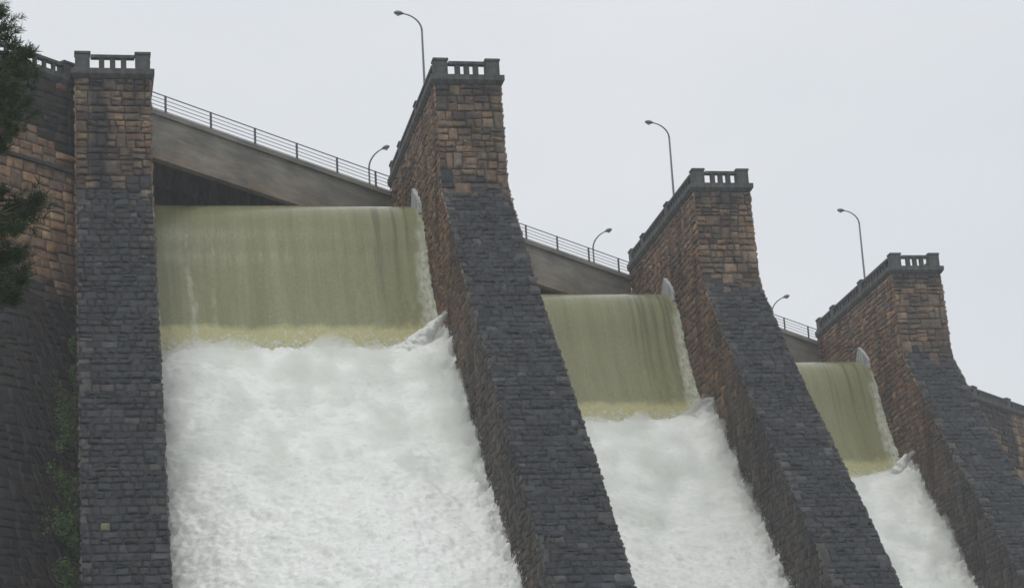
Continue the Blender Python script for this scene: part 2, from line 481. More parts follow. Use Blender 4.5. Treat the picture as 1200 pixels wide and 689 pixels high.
def add_cornice(parent, pts, zb, side=1, w=.34, name='cornice'):
    """moulded band following the open polyline pts (outer wall line), projecting outwards"""
    # profile (out, z)
    prof = [(-.5, -.34), (.0, -.34), (.07, -.30), (.20, -.12), (.20, .15), (.02, .15), (-.5, .15)]
    P = [Vector((*p, 0)) for p in pts]; nrm = []
    for i in range(len(P)):
        n_ = []
        if i > 0: d = (P[i] - P[i - 1]).normalized(); n_.append(Vector((d.y, -d.x, 0)) * side)
        if i < len(P) - 1: d = (P[i + 1] - P[i]).normalized(); n_.append(Vector((d.y, -d.x, 0)) * side)
        if len(n_) == 2:
            m = (n_[0] + n_[1]).normalized(); m = m / max(m.dot(n_[0]), .3)
        else: m = n_[0]
        nrm.append(m)
    mb = MB(); k = len(prof)
    for p, n_ in zip(P, nrm):
        for o, z in prof: mb.v.append((p.x + n_.x * o, p.y + n_.y * o, z + zb))
    for i in range(len(P) - 1):
        for j in range(k):
            a = i * k + j; b = i * k + (j + 1) % k
            mb.f.append((a, b, b + k, a + k))
    mb.f.append(tuple(range(k))); e = (len(P) - 1) * k; mb.f.append(tuple(range(e + k - 1, e - 1, -1)))
    return mb.build(name, M['trim'], parent)

# ------------------------------------------------------------------ piers
def make_pier(idx, x, y, k, width, yback, label, stain=None):
    t = empty('buttress_pier', (x, y, 0)); tag(t, label, 'pier', 'stone piers between the spillway bays')
    V, F, C = pier_masonry(k, yback, width, 100 * (idx + 1), stain)
    o = np_mesh('stone_facing', V, F, M['stone'], t, C)
    # core with mortar colour, set 15 mm behind the joints
    zz = [-.3, -3.14, -5.6, -6.2, -7.2, -8.6, -10.3, -12.1, -14.75, -16.75, -18.9, -23.1, -26.9, -28.8, -46.5]
    ext = 17.0
    poly = [(float(yf(z, k)) + .03, z) for z in zz] + [(yback + ext, -46.5), (yback + ext, -3.3), (yback - .02, -3.3), (yback - .02, -.3)]
    MB().prism(poly, .022, width - .022).build('core_wall', M['mortar'], t)
    br = yback + width * SY / SX
    # wedge of pier between its left end and the oblique bridge line on the right
    m = MB(); b = 0
    m.v = [(.03, yback - .03, -3.29), (width - .03, yback - .03, -3.29), (width - .03, br, -3.29), (.03, yback - .03, -.3), (width - .03, yback - .03, -.3), (width - .03, br, -.3)]
    m.f = [(0, 2, 1), (3, 4, 5), (0, 1, 4, 3), (1, 2, 5, 4), (2, 0, 3, 5)]
    m.build('bridge_seat', M['mortar'], t)
    # paved top of the pier
    m = MB(); m.v = [(.3, .3, .10), (width - .3, .3, .10), (width - .3, br - .3, .10), (.3, yback - .3, .10), (.3, .3, -.31), (width - .3, .3, -.31), (width - .3, br - .3, -.31), (.3, yback - .3, -.31)]
    m.f = [(0, 1, 2, 3), (7, 6, 5, 4), (0, 4, 5, 1), (1, 5, 6, 2), (2, 6, 7, 3), (3, 7, 4, 0)]
    if yback > 2: m.build('top_slab', M['asphalt'], t)
    # cornice: right back -> front right -> front left -> left back
    pts = [(width, br), (width, 0), (0, 0), (0, yback)] if yback > 2 else [(width, br), (width, 0), (0, 0), (0, .5)]
    add_cornice(t, pts, 0, side=-1)
    pp = bpy.data.objects.new('parapet', None); link(pp, t)
    pedestal(pp, (0, 0, 0), 0, .70); pedestal(pp, (width - .70, 0, 0), 0, .70)
    parapet_run(pp, .74, width - .74, 0, 0, (0, 0), 0, 3)
    # left side: run axis -> +y mirrored: use rz = -90 so that outer face is at x=0
    def side(X, yb, sgn):
        ys = [.5]
        a = 5.85
        while a < yb - 2: ys.append(a); a += 6.05
        ys.append(yb - .68)
        for i, a in enumerate(ys):
            if i > 0:
                pedestal(pp, (X, a + .68, 0), -math.pi / 2, .68) if sgn < 0 else pedestal(pp, (X, a, 0), math.pi / 2, .68)
        for i in range(len(ys) - 1):
            a0 = ys[i] + (.68 if i else .04) ; a1 = ys[i + 1]; ln = a1 - a0
            if ln < .6: continue
            nb = max(1, int(round(ln / .62)) - 1)
            if sgn < 0: parapet_run(pp, -a1 + .04, -a0 - .04, 0, -math.pi / 2, (X, 0), 0, nb)
            else: parapet_run(pp, a0 + .04, a1 - .04, 0, math.pi / 2, (X, 0), 0, nb)
    if yback > 2: side(0, yback, -1)
    if br > 2.5: side(width, br, 1)
    return t
def stain1(x, z):
    w = np.clip(1.5 * np.exp(-((x - 1.12 - .1 * np.sin(z * 1.7)) / .42) ** 2), 0, 1) * np.clip((z + 6.5) / 2 + .6, 0, 1)
    w = np.maximum(w, .75 * np.exp(-((x - 2.9) / .25) ** 2) * np.clip((z + 3.0) / 2, 0, 1))
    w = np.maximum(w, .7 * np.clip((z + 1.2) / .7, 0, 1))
    return np.clip(w * .92, 0, 1)
def stainN(seed):
    def f(x, z):
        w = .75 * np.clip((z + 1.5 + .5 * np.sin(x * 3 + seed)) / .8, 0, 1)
        w = np.maximum(w, .55 * np.exp(-((x - (1.0 + .5 * seed)) / .5) ** 2) * np.clip((z + 4) / 2, 0, 1))
        return w
    return f
W1 = 3.58
piers = [
    make_pier(0, -SX - .06, -.02, .62, W1, .05, 'leftmost stone pier, seen square on, a dark vertical stain running down its brown top', stain1),
    make_pier(1, 0, 0, 1, W, L, 'stone pier right of the widest waterfall, slate grey slope below brown blocks', stainN(1)),
    make_pier(2, SX, SY, 1, W, L, 'stone pier between the middle and the farthest waterfall, brown top and grey slope', stainN(2)),
    make_pier(3, 2 * SX, 2 * SY, 1, W, L, 'farthest stone pier, right of the smallest waterfall and against the right-hand dam wall', stainN(0)),
]
def fin(parent):
    pts = [(5.5, -5.2), (5.6, -4.6), (6.05, -4.12), (6.55, -3.72), (7.1, -3.32), (7.25, -3.3), (7.55, -3.75), (7.95, -4.3), (8.1, -5.2)]
    m = MB(); m.prism(pts, -.22, -.02)
    o = m.build('concrete_fin', M['fin'], parent)
    o['label'] = 'pale grey pointed concrete fin standing at the lip of the water'
for p in piers[1:]: fin(p)

# ------------------------------------------------------------------ bridge spans
DK = -.58
def s_of(x, d=0):  # station along B where the line at offset d (towards valley) crosses plane X = x
    return (x - N[0] * d) / B[0]
RZ = math.atan2(B[1], B[0])
def bridge_span(i, xl, xr, label):
    s0, s1 = s_of(xl) , s_of(xr)
    org = np.array([0, L, 0]) + B * s0
    t = empty('bridge_span', tuple(org), RZ); tag(t, label, 'bridge', 'concrete bridge spans over the spillway')
    ln = s1 - s0                              # local: x along, y upstream (0 = downstream face)
    def quadbox(y0, y1, z0, z1, name, m, ch=0):
        # ends skewed so that they butt against the pier sides (planes of constant world X)
        sk = N[0] / B[0]
        mb = MB()
        for z in (z0, z1):
            for (x, y) in ((0, y0), (ln, y0), (ln, y1), (0, y1)):
                mb.v.append((x + y * sk, y, z))
        mb.f = [(0, 3, 2, 1), (4, 5, 6, 7), (0, 1, 5, 4), (1, 2, 6, 5), (2, 3, 7, 6), (3, 0, 4, 7)]
        return mb.build(name, m, t)
    quadbox(-.12, 8.2, DK - .26, DK, 'deck_slab', M['girder'])
    quadbox(.25, 7.8, DK + .002, DK + .03, 'road_surface', M['asphalt'])
    for y in (0, 2.5, 5.0, 7.5):
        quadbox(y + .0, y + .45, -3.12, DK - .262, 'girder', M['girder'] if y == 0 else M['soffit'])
    # railing: posts with five rails
    rl = bpy.data.objects.new('railing', None); link(rl, t)
    mb = MB()
    for h in (.10, .30, .50, .70, .92):
        r = .03 if h > .9 else .018
        mb.tube([(.15, 0, DK + h), (ln - .12, 0, DK + h)], r, 8)
    mb.tube([(ln - .12, 0, DK + .0), (ln - .06, 0, DK + .3), (ln - .06, 0, DK + .8), (ln - .14, 0, DK + .92)], .028, 8)
    mb.build('rails', M['steel'], rl, True)
    sp = [(-17.57, -14.33, -11.04, -7.8, -4.55, -1.32), (6.1, 9.33, 12.57, 15.74, 19.05, 22.29), (29.6, 32.85, 36.1, 39.3, 42.54, 45.8)][i]
    for s in sp:
        if s - s0 < .2: continue
        def post():
            m = MB(); m.box(-.045, .045, -.04, .04, 0, .95, c=.01); m.box(-.1, .1, -.09, .09, .0, .02); return m, M['steel']
        inst('post', post, 'post', rl, (s - s0, 0, DK + .002))
    return t
spans = [bridge_span(0, -SX - .06 + W1, 0, 'bridge span over the widest, nearest waterfall, streaked with brown'),
         bridge_span(1, W, SX, 'bridge span above the middle waterfall between the two centre piers'),
         bridge_span(2, SX + W, 2 * SX, 'short-looking far bridge span above the smallest waterfall')]

# ------------------------------------------------------------------ lamps
def make_lamp():
    t = empty('street_lamp')
    m = MB()
    m.tube([(0, 0, 0), (0, 0, .25), (0, 0, .26), (0, 0, 5.2)] + [(-.04 * 0, 0, 5.2)], [.1, .1, .075, .055, .055], 10)
    pts = []
    for i in range(13):
        a = i / 12 * math.radians(80)
        pts.append((-1.15 * (1 - math.cos(a)) * 1.05, 0, 5.2 + 1.0 * math.sin(a)))
    m.tube(pts, [.055 - .022 * i / 12 for i in range(13)], 10)
    m.build('pole', M['pole'], t, True)
    h = MB(); e = pts[-1]
    hp = [(e[0] + .06, 0, e[2]), (e[0] - .04, 0, e[2] + .015), (e[0] - .14, 0, e[2] + .03), (e[0] - .30, 0, e[2] + .045), (e[0] - .42, 0, e[2] + .05), (e[0] - .5, 0, e[2] + .045)]
    h.tube(hp, [.035, .07, .115, .125, .095, .03], 10)
    hd = h.build('lamp_head', M['pole'], t, True)
    g = MB(); g.tube([(e[0] - .14, 0, e[2] - .06), (e[0] - .27, 0, e[2] - .085), (e[0] - .40, 0, e[2] - .045)], [.03, .075, .03], 8)
    g.build('lamp_lens', M['lamp'], hd, True)
    return t
lamp0 = make_lamp(); used = False
def place_lamp(loc, rz, sc, label, group):
    global used
    o = lamp0 if not used else copy_tree(lamp0); used = True
    o.location = loc; o.rotation_euler = (0, 0, rz); o.scale = (sc, sc, sc)
    tag(o, label, 'street lamp', group)
G1 = 'tall lamps on the pier tops'; G2 = 'lamps on the far side of the bridge'
place_lamp((.55, 6.2, .10), 0, .97, 'tall curved lamp standing on the pier right of the widest waterfall', G1)
place_lamp((SX + .5, SY + 6.0, .10), math.radians(2), .97, 'tall curved lamp standing on the pier right of the middle waterfall', G1)
place_lamp((2 * SX + .45, 2 * SY + 6.3, .10), math.radians(-3), .97, 'tall curved lamp standing on the farthest pier', G1)
def bpos(s, off, z): 
    q = np.array([0, L, 0]) + B * s - N * off; return (q[0], q[1], z)
for s, lab in ((7.78, 'lamp with its head to the right, on the bridge over the widest waterfall'), (31.35, 'lamp behind the railing of the middle bridge span'), (54.9, 'small lamp behind the railing of the farthest bridge span')):
    place_lamp(bpos(s, 8.0, DK - .0), math.atan2(.74, -.67) + .1, 1.04, lab, G2)

# ------------------------------------------------------------------ dam walls either side of the spillway
def wall_profile_d(z, flare):
    z = np.asarray(z, float)
    d = np.where(z > -5.15, -.6, -.28)
    return d + np.where(z < -9.5, (-9.5 - z) * flare, 0)
def make_wall(name, s0, s1, clipx, clipside, flare, label, seed, vis0, vis1, z_end):
    org = np.array([0, L, 0]) + B * vis0
    t = empty(name, (0, 0, 0)); tag(t, label, 'dam wall')
    zt = np.linspace(-.33, -46.3, 1200); dt = wall_profile_d(zt, flare)
    s_ = np.concatenate([[0], np.cumsum(np.hypot(np.diff(zt), np.diff(dt)))])
    def mp(u, v):
        z = np.interp(v, s_, zt); d = np.interp(v, s_, dt)
        if clipside < 0: u = np.minimum(u, (clipx - N[0] * d) / B[0] - .01)
        else: u = np.maximum(u, (clipx - N[0] * d) / B[0] + .01)
        e = .2; z2 = np.interp(v + e, s_, zt); d2 = np.interp(v + e, s_, dt); dz, dd = z2 - z, d2 - d; l = np.hypot(dz, dd) + 1e-9
        fl = np.where(z < -9.5, 1.0, 0.0)
        P = np.array([0, L, 0]) + u[..., None] * B + d[..., None] * N; P[..., 2] = z
        nn = (-dz / l * fl + (1 - fl))[..., None] * N; nn[..., 2] = (dd / l) * fl
        return P, nn
    def cf(R_, P, r):
        n = len(R_); z = P[:, 3, 3, 2]; s = R_[:, 0]
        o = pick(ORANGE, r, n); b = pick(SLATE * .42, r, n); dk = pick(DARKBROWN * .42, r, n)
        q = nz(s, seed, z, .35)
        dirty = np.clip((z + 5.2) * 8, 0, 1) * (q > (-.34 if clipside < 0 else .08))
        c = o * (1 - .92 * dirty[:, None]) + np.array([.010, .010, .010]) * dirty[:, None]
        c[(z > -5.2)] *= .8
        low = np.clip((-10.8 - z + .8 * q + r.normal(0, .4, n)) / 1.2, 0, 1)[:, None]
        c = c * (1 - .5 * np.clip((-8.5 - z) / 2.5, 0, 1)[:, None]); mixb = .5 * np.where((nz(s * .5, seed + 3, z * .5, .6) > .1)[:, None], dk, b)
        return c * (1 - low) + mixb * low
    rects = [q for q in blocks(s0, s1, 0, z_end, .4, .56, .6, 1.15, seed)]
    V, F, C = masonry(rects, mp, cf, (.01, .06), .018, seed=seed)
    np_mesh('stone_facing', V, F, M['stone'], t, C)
    # core (dam body) as a loft along B
    prof = [(-.63, -.34), (-.63, -5.16), (-.31, -5.16), (-.31, -9.52), (-.31 + 36.9 * flare, -46.4), (-9, -46.4), (-9, -.34)]
    m = MB(); k = len(prof)
    for e in (0, 1):
        for d, z in prof:
            base = (s0, s1)[e]
            lim = (clipx - N[0] * d) / B[0]
            if clipside < 0 and e == 1: base = min(base, lim) if d > -.7 else lim
            if clipside > 0 and e == 0: base = max(base, lim) if d > -.7 else lim
            q = np.array([0, L, 0]) + B * base + N * d; m.v.append((q[0], q[1], z))
    m.f = [tuple(range(k)), tuple(range(2 * k - 1, k - 1, -1))]
    for i in range(k):
        j = (i + 1) % k; m.f.append((i, i + k, j + k, j))
    m.build('core_wall', M['mortar'], t)
    # ledge course
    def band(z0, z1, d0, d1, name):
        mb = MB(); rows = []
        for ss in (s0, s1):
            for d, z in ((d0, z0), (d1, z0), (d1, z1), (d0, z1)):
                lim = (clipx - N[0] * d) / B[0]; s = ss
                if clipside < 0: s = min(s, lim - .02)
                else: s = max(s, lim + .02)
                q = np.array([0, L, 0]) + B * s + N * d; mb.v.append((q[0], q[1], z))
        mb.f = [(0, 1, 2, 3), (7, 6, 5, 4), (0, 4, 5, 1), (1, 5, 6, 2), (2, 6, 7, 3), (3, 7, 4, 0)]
        return mb.build(name, M['mortar'], t)  # dark mortar colour paints the shadow line along the ledge
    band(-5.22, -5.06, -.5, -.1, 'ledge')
    e0 = s0 if clipside < 0 else max(s0, s_of(clipx, -.6) + .02); e1 = s1 if clipside > 0 else min(s1, s_of(clipx, -.6) - .02)
    a = np.array([0, L, 0]) + B * e0 - N * .6; b = np.array([0, L, 0]) + B * e1 - N * .6
    add_cornice(t, [tuple(a[:2]), tuple(b[:2])], -.28, side=1)
    pp = bpy.data.objects.new('parapet', None); link(pp, t)
    ps = []; s = e1 - .7 if clipside < 0 else e0 + .05
    if clipside > 0: s = 72.6 - 6.05 * 3
    while s0 - 1 < s < s1 + 1:
        if e0 < s < e1 - .5: ps.append(s)
        s += -6.05 if clipside < 0 else 6.05
    ps.sort()
    zb = -.4
    for s in ps:
        q = np.array([0, L, 0]) + B * s - N * .6
        pedestal(pp, (q[0], q[1], zb), RZ, .68)
    for s, s2 in zip(ps[:-1], ps[1:]):
        parapet_run(pp, s + .72, s2 - .04, 0, RZ, tuple((np.array([0, L, 0]) - N * .6)[:2]), zb, 8, *((.10, .12) if clipside < 0 else (.25, .22)))
    return t
wl = make_wall('dam_wall', -46, -23, -SX - .06, -1, .33, 'stained stone dam wall with balustrade behind the pine, left of the leftmost pier', 501, -24, -46, 37)
wr = make_wall('dam_wall', 50, 92, 2 * SX + W, 1, .55, 'stone dam wall with balustrade sloping away at the far right edge', 601, 52, 92, 30)
# crest road behind the walls
def crest(s0, s1):
    m = MB(); 
    for z in (-.335, -.28):
        for s, off in ((s0, .9), (s1, .9), (s1, 8.9), (s0, 8.9)):
            q = np.array([0, L, 0]) + B * s - N * off; m.v.append((q[0], q[1], z))
    m.f = [(0, 3, 2, 1), (4, 5, 6, 7), (0, 1, 5, 4), (1, 2, 6, 5), (2, 3, 7, 6), (3, 0, 4, 7)]
    o = m.build('road', M['asphalt']); tag(o, 'asphalt road on the dam crest', kind='structure')
crest(-46, -22.5); crest(53.5, 92)

# ------------------------------------------------------------------ waterfalls (one per bay)
SHP = [(30, -3.88), (14, -3.88), (10, -3.95), (8.4, -4.05), (7.2, -4.26), (6.4, -4.56), (5.8, -4.94), (5.35, -5.42), (4.95, -6.10), (4.62, -6.90), (4.3, -8.0), (3.8, -9.0), (3.0, -10.5), (2.1, -11.9), (1.35, -13.0), (.75, -13.9), (.6, -15.0)]
FOP = [(1.6, -13.45), (1.1, -13.5), (.3, -13.8), (-.9, -14.6), (-2.4, -15.9), (-3.9, -17.5), (-8.14, -22.0), (-14.67, -28.0), (-17.4, -30.7), (-33, -45.7)]
def resample(pts, step, smooth=4):
    P = np.array(pts, float); d = np.concatenate([[0], np.cumsum(np.hypot(*np.diff(P, axis=0).T))])
    n = int(d[-1] / step) + 1; t = np.linspace(0, d[-1], n)
    Q = np.stack([np.interp(t, d, P[:, 0]), np.interp(t, d, P[:, 1])], -1)
    kk = max(1, int(.5 / step))
    for _ in range(smooth):
        pad = np.pad(Q, ((kk, kk), (0, 0)), mode='reflect', reflect_type='odd')
        ker = np.ones(2 * kk + 1) / (2 * kk + 1)
        Q = np.stack([np.convolve(pad[:, i], ker, 'valid') for i in (0, 1)], -1)
    return Q, t
def grid_mesh(name, V, m, parent, col=None):
    nu, nv = V.shape[:2]
    i, j = np.meshgrid(np.arange(nu - 1), np.arange(nv - 1), indexing='ij')
    F = np.stack([i * nv + j, i * nv + j + 1, (i + 1) * nv + j + 1, (i + 1) * nv + j], -1).reshape(-1, 4)
    return np_mesh(name, V.reshape(-1, 3), F, m, parent, col, smooth=True)
def lump(parent, name, pts, rads, m, seed, amp=.35, nseg=40, nr=26, freq=1.3):
    """irregular tapered mass following a polyline"""
    P = np.array(pts, float); d = np.concatenate([[0], np.cumsum(np.linalg.norm(np.diff(P, axis=0), axis=1))]); t = np.linspace(0, d[-1], nseg)
    C_ = np.stack([np.interp(t, d, P[:, i]) for i in range(3)], -1); rr = np.interp(t, d, rads)
    mb = MB(); mb.tube([tuple(c) for c in C_], list(rr), nr, True)
    for i in range(len(mb.v)):
        v = Vector(mb.v[i]); c = Vector(C_[min(i // nr, nseg - 1)]); n_ = v - c
        a = 1 + amp * (mn.fractal(v * freq + Vector((seed, 0, 0)), .6, 2.1, 5)) * 1.6
        mb.v[i] = tuple(c + n_ * a)
    return mb.build(name, m, parent, True)
def waterfall(i, ox, oy, xl, label, kl):
    """local frame: x=0 is the left face of the pier on the right, xl the pier on the left"""
    t = empty('waterfall', (ox, oy, 0)); tag(t, label, 'waterfall', 'waterfalls through the spillway bays', 'structure')
    fr = np.random.default_rng(900 + i); sd = 37.0 * i
    # smooth green sheet
    Q, tt = resample(SHP, .09, 2); step = .085
    nu = int(-xl / step) + 2; xs = np.linspace(xl, 0.0, nu)
    tang = np.gradient(Q, axis=0); tang /= np.linalg.norm(tang, axis=1)[:, None]
    nrm = np.stack([tang[:, 1], -tang[:, 0]], -1)   # outwards
    V = np.zeros((nu, len(Q), 3)); FR = np.zeros((nu, len(Q), 3))
    for a, x in enumerate(xs):
        for b in range(len(Q)):
            z = Q[b, 1]; fall = min(1.0, max(0.0, (-4.9 - z) / 3)); y = Q[b, 0]
            dep = min(1.0, max(0.0, (-4.9 - z) / 8)) if y < 6 else 0
            n_ = mn.fractal(Vector((x * 2.2 + sd, y * .9, z * .9)), .8, 2.1, 4)
            f_ = 0.0
            if y < 6.3:
                wr_ = .12 + .65 * dep ** .7 + .2 * n_
                f_ = max(f_, .85 * min(1, max(0, (wr_ + x) / .4 + .5)) * min(1, .3 + fall))
                wl_ = .08 + (.28 if i == 0 else .2) * dep + .12 * n_
                f_ = max(f_, .75 * min(1, max(0, (wl_ - (x - xl)) / .3 + .5)) * min(1, .2 + fall))
                if i == 0 and z < -6.7:
                    c_ = xl + 2.0 - .15 * math.sin(z * .6) - .4 * max(0, dep - .7); w_ = .06 + .22 * dep + .2 * n_
                    f_ = max(f_, .5 * min(1, max(0, (w_ - abs(x - c_)) / .3)))
                    c_ = xl + 3.1; f_ = max(f_, .18 * max(0, min(1, (-.1 + .3 * dep + .35 * n_ - abs(x - c_)) / .2)))
            r1 = mn.noise(Vector((x * 1.7 + sd, z * .12, 1))) * .010 * fall + mn.noise(Vector((x * 6.5 + sd, z * .35, 4))) * .003 * fall
            low = min(1.0, max(0.0, (-8 - z) / 4))
            r1 += mn.noise(Vector((x * 3.5, z * 3.0, sd + 9))) * .03 * low
            bd = mn.fractal(Vector((x * 3.6 + sd, y * 3.6, z * 3.6)), .6, 2.1, 3)
            if z < -12.5: f_ = max(f_, min(1, max(0, (bd * 1.3 - .3 + (-13.05 - z) * .9) / .2)) * .85)
            r1 += f_ * (.03 + .09 * max(-.3, mn.fractal(Vector((x * 3 + sd, y * 3, z * 3)), .8, 2.1, 3))) * fall
            V[a, b] = (x, y + nrm[b, 0] * r1, z + nrm[b, 1] * r1); dk_ = 0.0
            if y < 6.3:
                xx = x + (-4.9 - z) * .03
                st_ = mn.noise(Vector((xx * 5 + sd, z * .07, 2))) + .5 * mn.noise(Vector((xx * 12 + sd, z * .1, 5)))
                rg = max(0, 1 - abs(x + 1.6) / 2.2) if x > -4 else .35 * max(0, 1 - (x - xl) / 2.5)
                dk_ = min(.6, max(0, (st_ - .12) * 2.2)) * min(1, rg * 1.6) * max(0, 1 - dep * .9)
            FR[a, b] = (f_, dk_, 0)
    sheet = grid_mesh('water_sheet', V, M['sheet'], t, FR.reshape(-1, 3))
    # foam apron
    Q, tt = resample(FOP, .10, 3)
    tang = np.gradient(Q, axis=0); tang /= np.linalg.norm(tang, axis=1)[:, None]
    nrm = np.stack([tang[:, 1], -tang[:, 0]], -1)
    Q0, Q1 = Q, None
    nu = int(-xl / .10) + 2; xs = np.linspace(xl + .02, -.02, nu)
    V = np.zeros((nu, len(Q), 3)); top = tt
    for a, x in enumerate(xs):
        right = max(0.0, 1 - (-x) / 3.0); left = max(0.0, 1 - (x - xl) / 2.2)
        shrink = kl + (1 - kl) * min(1.0, (x - xl) / (-xl) * 1.6)
        for b in range(len(Q)):
            y, z = Q[b]
            if y < 0: y = y * shrink
            up = min(1.0, tt[b] / .8); dn = min(1.0, max(0, tt[b] - 7) / 8)
            p = Vector((x + sd, y, z))
            big = mn.fractal(p * .32, .9, 2.0, 2) * .24
            med = mn.fractal(p * 1.2 + Vector((5, 0, 0)), .8, 2.1, 3) * (.10 + .05 * dn); big *= min(1, .45 + tt[b] / 5)
            fine = mn.fractal(Vector((p.x * 4.0, p.y * 6.5, p.z * 6.5)), .7, 2.1, 3) * (.045 + .065 * dn)
            edge = math.exp(-tt[b] / .9)
            h = (big + med + fine) * up + .22 * edge * abs(mn.fractal(p * 3.4, .7, 2.1, 3)) * 1.6
            h += .75 * right * up * math.exp(-((tt[b] - 1.5) / 2.5) ** 2)
            rim = max(0.0, 1 + x / 1.1); h += rim * up * (.18 + .55 * mn.fractal(p * 2.1, .7, 2.1, 4) + .25 * mn.noise(p * 1.1))
            h -= .35 * left * up
            crest_ = 0
            if tt[b] < 2.0: crest_ = (mn.fractal(Vector((x * 1.6 + sd, 0, 7)), .6, 2.1, 5) * .15 - .02) * (1 - tt[b] / 2.0)
            V[a, b] = (x, y + nrm[b, 0] * h, z + nrm[b, 1] * h + crest_)
    grid_mesh('foam', V, M['foam'], t)
    js = list(range(6, int(15 / .10), 3)); is_ = [q for q in range(0, nu, 3) if q * .1 > .0]; na, nb_ = len(is_), len(js)
    A_ = np.zeros((na, nb_, 3)); B_ = np.zeros((na, nb_, 3))
    for a, ia in enumerate(is_):
        for b, jb in enumerate(js):
            v = V[ia, jb].copy(); e = min(1, b / 4, (nb_ - 1 - b) / 12)
            p = Vector((float(v[0]) + sd, float(v[1]), float(v[2])))
            h = (.22 + .35 * max(0.0, 1 + float(v[0]) / 1.2) + .7 * max(-.25, mn.fractal(p * .6, .8, 2.1, 4))) * e + .03
            A_[a, b] = v - np.array([0, nrm[jb, 0], nrm[jb, 1]]) * .25
            B_[a, b] = v + np.array([0, nrm[jb, 0], nrm[jb, 1] + .2]) * max(h, .02)
    VV = np.concatenate([A_.reshape(-1, 3), B_.reshape(-1, 3)]); o_ = na * nb_; FF = []
    for a in range(na - 1):
        for b in range(nb_ - 1):
            q = a * nb_ + b; FF.append((q, q + nb_, q + nb_ + 1, q + 1)); FF.append((o_ + q, o_ + q + 1, o_ + q + nb_ + 1, o_ + q + nb_))
    ring = [b for b in range(nb_)] + [a * nb_ + nb_ - 1 for a in range(1, na)] + [(na - 1) * nb_ + b for b in range(nb_ - 2, -1, -1)] + [a * nb_ for a in range(na - 2, 0, -1)]
    for k_ in range(len(ring)):
        q, r__ = ring[k_], ring[(k_ + 1) % len(ring)]; FF.append((q, r__, r__ + o_, q + o_))
    np_mesh('spray', VV, FF, M['spray'], t)
    # jet thrown up against the pier
    # flung droplets along the pier and over the breaking line
    dv, df = [], []
    jp_ = np.array([(-1.9, .3, -14.4), (-1.1, -.1, -13.4), (-.6, -.4, -12.9), (-.1, -.65, -12.4 if i != 1 else -12.85)])
    for q_ in range(12000):
        onside = fr.random() < .62
        if onside: jb = int(fr.uniform(2, 230)); x = -abs(fr.normal(0, .35)) - .03
        else: jb = int(abs(fr.normal(0, 9))); x = fr.uniform(xl + .1, -.1)
        ia = min(nu - 1, max(0, int((x - xl) / .10))); v = V[ia, min(jb, len(Q) - 1)]
        off = fr.exponential(.16) + .02; nj = nrm[min(jb, len(Q) - 1)]; tj = tang[min(jb, len(Q) - 1)]
        c_ = np.array([x, v[1] + nj[0] * off, v[2] + nj[1] * off + (0 if onside else .1 * fr.random())])
        if q_ > 10000:
            f3 = fr.random() * 2.99; k3 = int(f3); c_ = jp_[k3] * (1 - f3 + k3) + jp_[k3 + 1] * (f3 - k3) + fr.normal(0, .2, 3) * (1.25 - f3 / 3) + np.array([0, -.1, .1])
            c_[0] = min(c_[0], -.03)
        dr = np.array([fr.normal(0, .35), tj[0] + fr.normal(0, .3), tj[1] + fr.normal(0, .3)]); ln_ = fr.uniform(.02, .09); wd = fr.uniform(.004, .012)
        a_ = np.cross(dr, (1, 0, .3)); a_ /= np.linalg.norm(a_); b_ = np.cross(dr, a_); b_ /= np.linalg.norm(b_)
        k_ = len(dv); dv += [c_ - dr * ln_, c_ + a_ * wd, c_ + b_ * wd, c_ - a_ * wd, c_ - b_ * wd, c_ + dr * ln_]
        for w_ in range(4):
            e1, e2 = k_ + 1 + w_, k_ + 1 + (w_ + 1) % 4; df += [(k_, e2, e1), (k_ + 5, e1, e2)]
    tag(np_mesh('droplets', dv, df, M['foam'], t), kind='stuff')
    jets = [[((-2.3, .4, -14.7), .8), ((-1.6, .15, -13.9), .58), ((-1.0, -.2, -13.2), .36), ((-.5, -.5, -12.7), .2), ((-.1, -.7, -12.3), .05)],
            [((-1.9, .3, -14.8), .6), ((-1.3, 0, -14.1), .42), ((-.8, -.25, -13.5), .28), ((-.35, -.5, -13.05), .17), ((-.06, -.7, -12.8), .08)],
            [((-1.6, .3, -14.8), .7), ((-1.25, .1, -14.0), .55), ((-.95, -.2, -13.3), .42), ((-.75, -.45, -12.8), .22), ((-.55, -.6, -12.4), .05)]][i]
    lump(t, 'spray_jet', [q[0] for q in jets], [q[1] for q in jets], M['foam'], sd + 3, .2, 90, 36, 3.0)
    if i == 2: lump(t, 'spray_jet', [(-.9, .1, -14.6), (-.5, -.3, -13.9), (-.2, -.6, -13.35)], [.5, .34, .1], M['foam'], sd + 5, .18, 50, 26, 3.0)
    return t
falls = [waterfall(0, 0, 0, -SX - .06 + W1, 'widest and nearest waterfall, smooth olive sheet breaking into white foam', .62),
         waterfall(1, SX, SY, -SX + W, 'middle waterfall between the two centre piers, olive sheet over white foam', 1),
         waterfall(2, 2 * SX, 2 * SY, -SX + W, 'smallest, farthest waterfall between the two right-hand piers', 1)]
# the concrete weir under each sheet
for i, t in enumerate(falls):
    xl = (-SX - .06 + W1) if i == 0 else -SX + W
    poly = [(17, -5.2), (8.5, -5.3), (6.4, -6.2), (5.5, -7.4), (4.6, -9.3), (3.6, -11.5), (2.7, -14), (2.2, -16.5), (2.2, -46.4), (17, -46.4)]
    MB().prism(poly, xl + .03, -.03).build('weir', M['soffit'], t)

